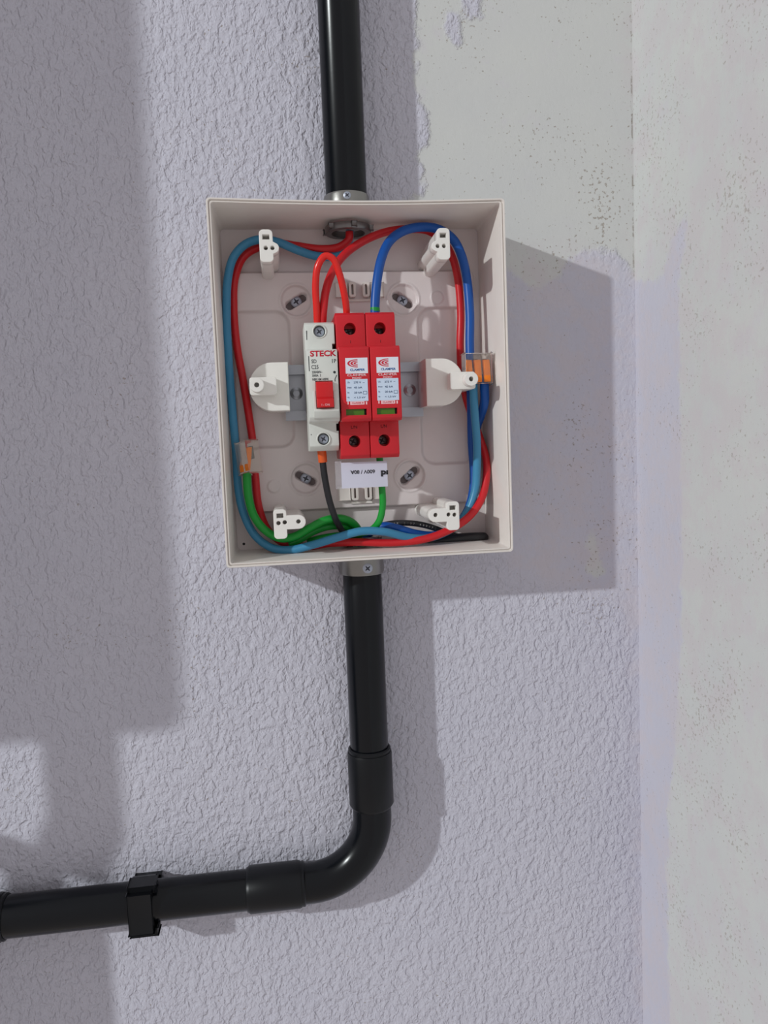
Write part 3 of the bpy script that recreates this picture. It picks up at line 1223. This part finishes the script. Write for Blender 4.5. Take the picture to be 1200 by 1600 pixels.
blow = wire('wire', [(735, 590, 22), (736, 640, 20), (737, 690, 20), (740, 740, 20), (738, 772, 20), (729, 800, 19), (710, 823, 18), (680, 836, 20), (650, 834, 23),
                     (622, 826, 25), (600, 822, 24), (580, 830, 19), (565, 846, 14), (560, 868, 14)], 2.7, 'w_blue',
            'dark blue wire running down the right side behind the light blue one')
bloop = wire('wire', [(756.5, 585, 31), (757, 605, 31), (757, 628, 28), (751, 650, 20), (744, 670, 14), (742, 700, 11), (742, 735, 10)], 2.9, 'w_blue',
             'short dark blue wire bending down out of the right-hand connector')
gr1 = wire('wire', [(388, 715, 29), (386, 740, 28), (388, 775, 27), (397, 806, 27), (415, 829, 28), (438, 841, 28), (461, 838, 28), (484, 825, 28), (508, 813, 28), (533, 810, 25),
                    (553, 819, 20), (564, 838, 15), (568, 866, 14)], 2.6, 'w_green', 'green wire curving from the left connector along the bottom of the box')
gr2 = wire('wire', [(592, 706, 39), (595, 735, 38), (597, 765, 37), (598, 790, 36), (592, 815, 34), (578, 829, 29), (555, 835, 24), (525, 837, 22), (500, 841, 20),
                    (482, 846, 16)], 2.15, 'w_green', 'green wire hanging from the right red module past the paper tag')
gr3 = wire('wire', [(452, 850, 21), (470, 842, 22), (492, 829, 22), (516, 822, 21), (540, 823, 18), (556, 836, 13), (562, 866, 12)], 2.5, 'w_green',
           'green wire lying under the topmost green one at the bottom of the box')
blk = wire('wire', [(503, 700, 40), (505, 728, 39), (509, 755, 37), (515, 783, 34), (524, 810, 30), (534, 829, 23), (545, 848, 16), (550, 868, 14)], 2.05, 'w_black',
           'plain black wire dropping from the bottom of the white breaker')
band(blk, [(502.5, 703, 40), (503.5, 712, 39.8), (504.5, 722, 39.4)], 2.75, 'ferrule', 'ferrule', 'orange ferrule')
bpr = wire('wire', [(556, 868, 10), (562, 845, 12), (578, 828, 15), (600, 820, 18), (622, 817, 21), (648, 818, 21), (672, 823, 20), (694, 831, 18), (715, 838, 14)], 1.9, 'w_black',
           'thin black wire with white printing beside the lower right post')
bend = wire('wire', [(590, 851, 14), (640, 850, 15, 2.4), (680, 846, 16, 3.0), (705, 843, 17, 3.6), (735, 841, 17, 3.8), (755, 840, 17, 3.6)], 2.0, 'w_black',
            'thick black taped cable end in the lower right corner of the box', round_end=True)

# printing along the thin black wire
bm = bmesh.new()
s_ = 'FAN C407 450/750V'
ptsw = catmull([P3(*p) for p in [(608, 818.6, 19.5), (622, 817, 21), (648, 818, 21), (672, 823, 20), (690, 829.5, 18.4)]], .2)
cum = np.concatenate([[0], np.cumsum(np.linalg.norm(np.diff(ptsw, axis=0), axis=1))])
for i, chh in enumerate(s_):
    if chh == ' ':
        continue
    d = cum[-1] * (i + .5) / len(s_)
    k = min(np.searchsorted(cum, d), len(ptsw) - 2)
    p, q = ptsw[k], ptsw[k + 1]
    ang = math.degrees(math.atan2(q[2] - p[2], q[0] - p[0]))
    add_mesh(bm, text_mesh(chh, p[0], p[2], p[1] + 1.86, height=1.15, rot=ang, bold=.0, thick=.05))
me = bm_mesh(bm)
me.transform(bpr.matrix_basis.inverted())
o = bpy.data.objects.new('printing', me)
COL.objects.link(o)
me.materials.append(M['mark'])
o.parent = bpr


# ------------------------------------------------------------------ lever connectors
def connector(px, py, h, w, d, hgt, n, label, rot):
    x, z = P(px, py, h)
    t = bpy.data.objects.new('wire_connector', None)
    COL.objects.link(t)
    tag(t, label, 'wire connector')
    t.empty_display_size = .01
    t.location = W(x, h, z)

    def loc(bm):                       # build about the origin of the plan frame, then keep as local coordinates
        me = bm_mesh(bm)
        me.transform(Matrix.Translation((0, 0, -Z0)))
        return me

    def put(name, bm, material, smooth=SM, label=None):
        me = loc(bm)
        me.materials.append(M[material])
        for p in me.polygons:
            p.use_smooth = True
        me.set_sharp_from_angle(angle=smooth)
        o = bpy.data.objects.new(name, me)
        COL.objects.link(o)
        o.parent = t
        if label:
            o['label'] = label
        return o
    bm = bmesh.new()
    box_bm(bm, -w / 2, w / 2, -d / 2, d / 2, -hgt / 2, hgt / 2, .9, 3)
    put('housing', bm, 'clear', label='clear housing')
    p = w / n
    for i in range(n):
        xc = -w / 2 + p * (i + .5)
        bm = bmesh.new()
        profile_x(bm, [(hgt * .30, -d * .1), (hgt * .30, d * .30), (hgt * .18, d * .40), (-hgt * .30, d * .52), (-hgt * .44, d * .52), (-hgt * .44, d * .36), (-hgt * .05, d * .1)],
                  xc - p * .36, xc + p * .36, .2)
        put('lever', bm, 'orange')
        bm = bmesh.new()
        box_bm(bm, xc - p * .18, xc + p * .18, -d * .3, 0, -hgt * .05, hgt * .34, .1)
        put('spring_clamp', bm, 'steel_dark')
    t.rotation_euler = Euler([math.radians(a) for a in rot], 'XYZ')
    return t


connector(745, 577, 33, 17.0, 8.6, 19.0, 3, 'clear connector with orange levers against the right wall of the box', (0, 0, 0))
connector(388, 715, 28, 11.0, 8.4, 19.5, 2, 'small clear connector with orange levers on the left side, holding the green wire', (0, -9, -52))

# ------------------------------------------------------------------ paper tag on the green wire
HT = 45.0
tg = empty('cable_tag', *P3(565, 741, HT), 'white paper cable tag printed upside down, hanging under the red modules', 'tag')
xa, za = P(523, 721, HT)
xm, _ = P(532.5, 721, HT)
xb, zb = P(606, 760, HT)


def strip(x0, x1, z0, z1, h, bend, name, material, label=None):
    bm = bmesh.new()
    nx = 16
    rows_ = []
    for i in range(nx + 1):
        t = i / nx
        x = x0 + (x1 - x0) * t
        b = bend * math.sin(math.pi * t)
        rows_.append([bm.verts.new(W(x, h + b, z0)), bm.verts.new(W(x, h + b, z1)), bm.verts.new(W(x, h + b + .25, z1)), bm.verts.new(W(x, h + b + .25, z0))])
    for a, b in zip(rows_[:-1], rows_[1:]):
        for j in range(4):
            k = (j + 1) % 4
            bm.faces.new((a[j], a[k], b[k], b[j]))
    bm.faces.new(rows_[0])
    bm.faces.new(rows_[-1])
    return link(name, bm_mesh(bm), M[material], tg, label=label)


strip(xm, xb, zb, za - 1.0, HT, .5, 'paper', 'paper')
strip(xa, xm + .3, zb - .3, za, HT - .2, 0.0, 'film', 'clear_film', 'clear film end')
bm = bmesh.new()
xx, zz = P(566.5, 737.3, HT)
add_mesh(bm, text_mesh('600V / 80A', xx, zz, HT + .78, width=38.5 / 2.58, height=6.0 / 2.58, rot=180, bold=.02))
xx, zz = P(600.2, 739.6, HT)
add_mesh(bm, text_mesh('\u0131d', xx + .15, zz, HT + .72, width=11.5 / 2.58, height=9.4 / 2.58, rot=180, bold=.04))
link('printing', bm_mesh(bm), M['ink_black'], tg)


# ------------------------------------------------------------------ conduits
HC = 15.5
XP = -3.4
ZH = -328.0
RP = 12.9


def pipe(name, p0, p1, r, material, label, cat='conduit'):
    bm = bmesh.new()
    cyl_bm(bm, p0, p1, r, 64, bev=.5)
    o = link(name, bm_mesh(bm), M[material], None, smooth=SM)
    centre_origin(o)
    tag(o, label, cat)
    return o


pipe('conduit_pipe', (XP, HC, 108), (XP, HC, 900), RP, 'pipe', 'black conduit rising from the top of the box')
pipe('conduit_pipe', (XP, HC, -108), (XP, HC, -246), RP - .2, 'pipe', 'vertical black conduit between the box bottom and the elbow')
pipe('conduit_pipe', (-82, HC, ZH), (-368, HC, ZH), RP, 'pipe', 'horizontal black conduit held by the clip at lower left')


def adapter(zwall, up, LA, label):
    t = empty('conduit_adapter', XP, HC, zwall, label, 'conduit fitting')
    s = up
    bm = bmesh.new()
    pr = [(RP + .02, .2), (RP + 1.0, .2), (RP + 1.6, .8), (RP + 1.6, LA - 1.2), (RP + 1.2, LA), (RP + .02, LA)]
    ring_bm(bm, (XP, HC, zwall), 'z', [(r, s * a) for r, a in pr], 64)
    link('sleeve', bm_mesh(bm), M['alu'], t, smooth=SM)
    bm = bmesh.new()
    # locknut with notches inside the box
    dh, dr_ = (2.0, 0.0) if s > 0 else (-1.5, -2.0)
    pr = [(10.5, -5.2), (14.2, -5.2), (14.6, -5.8), (14.6, -8.6), (14.2, -9.2), (10.5, -9.2)]
    ring_bm(bm, (XP, HC + dh, zwall), 'z', [(r + dr_, s * a) for r, a in pr], 48)
    for k in range(6):
        a = math.radians(60 * k + 20)
        cx_, ch = XP + (14.6 + dr_) * math.cos(a), HC + dh + (14.6 + dr_) * math.sin(a)
        if ch > 7:
            box_bm(bm, cx_ - 1.5, cx_ + 1.5, ch - 1.4, ch + 1.4, zwall + s * -8.6 if s > 0 else zwall + 5.6, zwall - 5.6 if s > 0 else zwall + 8.6, .4)
    link('locknut', bm_mesh(bm), M['steel_dark'], t, smooth=SM)
    return t


ad1 = adapter(BH / 2 - 1.3, 1, 13.6, 'metal conduit fitting on top of the box at the rising conduit')
ad2 = adapter(-BH / 2 + 1.0, -1, 14.8, 'metal conduit fitting with a cross-head screw under the box')


def front_screw(parent, px, py, r):
    x, z = P(px, py, HC + RP)
    dx = x - XP
    h = HC + math.sqrt(max((RP + 1.6) ** 2 - dx * dx, 0))
    return screw(parent, 'clamp_screw', x, h - .3, z, r, 40, .6, 0, 'zinc', 'cross-head clamp screw')


front_screw(ad2, 574, 887.5, 3.2)
front_screw(ad1, 542, 306.5, 2.3)

# elbow, its two couplings
RB = 43.0
bm = bmesh.new()
pts = [(XP, HC, ZH + RB + 22)]
for i in range(25):
    a = math.radians(90 * i / 24)
    pts.append((XP - RB + RB * math.cos(a), HC, ZH + RB - RB * math.sin(a)))
pts.append((XP - RB - 22, HC, ZH))
tube_bm(bm, pts, RP + .1, 64, smooth_path=False)
o = link('conduit_elbow', bm_mesh(bm), M['pipe'], None, smooth=math.radians(50))
centre_origin(o)
tag(o, 'glossy black conduit bend turning left under the box', 'conduit elbow')


def coupling(c, axis, L, label):
    t = empty('conduit_coupling', c[0], c[1], c[2], label, 'conduit coupling')
    bm = bmesh.new()
    r = RP + 2.0
    pr = [(RP - .2, -L / 2), (r - 1.4, -L / 2), (r, -L / 2 + 2.2), (r, L / 2 - 3), (r - .4, L / 2 - 1.4), (RP - .2, L / 2 - 1.4)]
    ring_bm(bm, c, axis, pr, 64)
    link('sleeve', bm_mesh(bm), M['pipe_matte'], t, smooth=SM)
    bm = bmesh.new()
    pr = [(RP - .1, L / 2 - 1.6), (r - .8, L / 2 - 1.6), (r - .7, L / 2 + .6), (RP + .5, L / 2 + 1.4), (RP - .1, L / 2 + 1.4)]
    ring_bm(bm, c, axis, pr, 64)
    link('end_lip', bm_mesh(bm), M['pipe_matte'], t, smooth=SM)
    return t


z_a, z_b = P(580, 1181, HC + RP)[1], P(582, 1272, HC + RP)[1]
coupling((XP, HC, (z_a + z_b) / 2), 'z', abs(z_a - z_b), 'black coupling sleeve on the vertical conduit above the bend')
x_a, x_b = P(384, 1392, HC + RP)[0], P(474, 1385, HC + RP)[0]
coupling(((x_a + x_b) / 2, HC, ZH), 'x', abs(x_a - x_b), 'black coupling sleeve left of the bend on the horizontal conduit')
# end ring of the left coupling faces left: a thin collar
x_l = P(-5, 1433, HC + RP)[0]
coupling((x_l - 19, HC, ZH), 'x', 38, 'black coupling just showing at the left edge of the photo')

# pipe clip
x0c, x1c = P(201, 1415, HC + RP)[0], P(243, 1412, HC + RP)[0]
cl = empty('conduit_clip', (x0c + x1c) / 2, 0, ZH, 'black plastic clip clasping the horizontal conduit to the wall', 'conduit clip')
bm = bmesh.new()
ri, ro = RP + .1, RP + 2.6
n = 40
oo = []
for i in range(n + 1):
    a = math.radians(-62 + (180 + 124) * i / n) + math.radians(0)
    oo.append(a)
# C ring open towards the room, its ends the thick jaws
sec = []
gap = 38
for i in range(n + 1):
    a = math.radians(gap + (360 - 2 * gap) * i / n)
    sec.append((math.cos(a), math.sin(a)))
prof = [(ZH + ro * s__, HC + ro * c__) for c__, s__ in sec] + [(ZH + ri * s__, HC + ri * c__) for c__, s__ in sec[::-1]]
profile_x(bm, prof, x0c, x1c - 2)
link('clasp', bm_mesh(bm), M['pipe_matte'], cl, smooth=SM)
bm = bmesh.new()
for sgn in (1, -1):
    zt1 = ZH + sgn * (RP - 1.2)
    zt2 = ZH + sgn * (RP + 4.0)
    box_bm(bm, x0c - .2, x1c, HC + 1, HC + 11.5, min(zt1, zt2), max(zt1, zt2), .8)
    link('jaw', bm_mesh(bm), M['pipe_matte'], cl, smooth=SM)
    bm = bmesh.new()
bm.free()
bm = bmesh.new()
box_bm(bm, x0c, x1c, .1, HC - RP + 1.5, ZH - 11, ZH + 11, .6)
link('foot', bm_mesh(bm), M['pipe_matte'], cl, smooth=SM)
bm = bmesh.new()
box_bm(bm, x0c - .4, x1c - 2.2, HC + RP - 1.5, HC + RP + 1.9, ZH - 13.5, ZH + 13.0, .9)
link('strap', bm_mesh(bm), M['pipe_matte'], cl, smooth=SM)


# ------------------------------------------------------------------ unseen shapes added left of the frame to shade the wall
def cast(x, z, t):
    """the point at height t off the wall whose lamp shadow falls on wall point (x, z)"""
    f_ = t / LH
    return (x + (LX - x) * f_, z + (LZ - z) * f_)


TC = 215.0
cx1, cz0 = cast(-123.3, -222, TC)
_, cz1 = cast(-123.3, 420, TC)
blocker = empty('shadow_block', cx1 - 170, 0, cz0, 'unseen deep grey block added beyond the left edge to cast the tall shadow', 'shadow blocker')
bm = bmesh.new()
add_mesh(bm, shape_mesh([rrect(cx1 - 170, (cz0 + cz1) / 2, 340, cz1 - cz0, 14)], .2, TC - 12, 2))
link('block_body', bm_mesh(bm), M['blocker'], blocker, smooth=SM)
bm = bmesh.new()
add_mesh(bm, shape_mesh([rrect(cx1 - 170, (cz0 + cz1) / 2, 340, cz1 - cz0, 14)], TC - 11.5, TC, 2))
dr = link('block_front', bm_mesh(bm), M['blocker'], blocker, smooth=SM)
bm = bmesh.new()
cyl_bm(bm, (cx1 - 320, TC - 1, (cz0 + cz1) / 2), (cx1 - 320, TC + 12, (cz0 + cz1) / 2), 11, 32, bev=1)
link('latch', bm_mesh(bm), M['steel_dark'], dr, smooth=SM)  # made-up detail of the unseen block

TP = 165.0
RPB = 12.6
xl = cast(-192, -180, TP)[0]
zl = cast(-192, -284, TP)[1]
bm = bmesh.new()
tube_bm(bm, [(xl, TP, cz0 + 8), (xl, TP, zl + 18), (xl, TP, zl + 6), (xl - 1, TP, zl), (xl - 5, TP, zl - 7), (xl - 9, TP, zl - 16), (xl - 12, TP, zl - 26)],
        RPB, 40, smooth_path=True)
o = link('shadow_drop', bm_mesh(bm), M['pipe'], None, smooth=math.radians(50))  # unseen tube, bent to shape the shadow it casts
centre_origin(o)
tag(o, 'unseen fat black conduit added beyond the left edge to cast the shadow under the tall one', 'conduit')
TQ = 140.0
xe, ze = cast(-226, -291, TQ)
RE = 26.0
pts = [(xe - 300, TQ, ze)]
for i in range(13):
    a = math.radians(90 - 90 * i / 12)
    pts.append((xe - RE + RE * math.cos(a), TQ, ze - RE + RE * math.sin(a)))
pts.append((xe, TQ, ze - 90))
bm = bmesh.new()
tube_bm(bm, pts, 10.0, 40, smooth_path=False)
o = link('shadow_branch', bm_mesh(bm), M['pipe'], None, smooth=math.radians(50))  # unseen bend, added for its curved shadow
centre_origin(o)
tag(o, 'unseen bent black conduit added beyond the left edge to cast the curved shadow', 'conduit')

TL_ = 120.0
bx1, bz1 = cast(-180, -352, TL_)
_, bz0 = cast(-180, -640, TL_)
bm = bmesh.new()
add_mesh(bm, shape_mesh([rrect(bx1 - 90, (bz0 + bz1) / 2, 180, bz1 - bz0, 12)], .2, TL_, 3))
o = link('low_shadow_block', bm_mesh(bm), M['blocker'], None, smooth=SM)  # unseen block, sized to cast the bottom-left shadow
centre_origin(o)
tag(o, 'unseen grey block added low beyond the left edge to cast the bottom shadow', 'box')
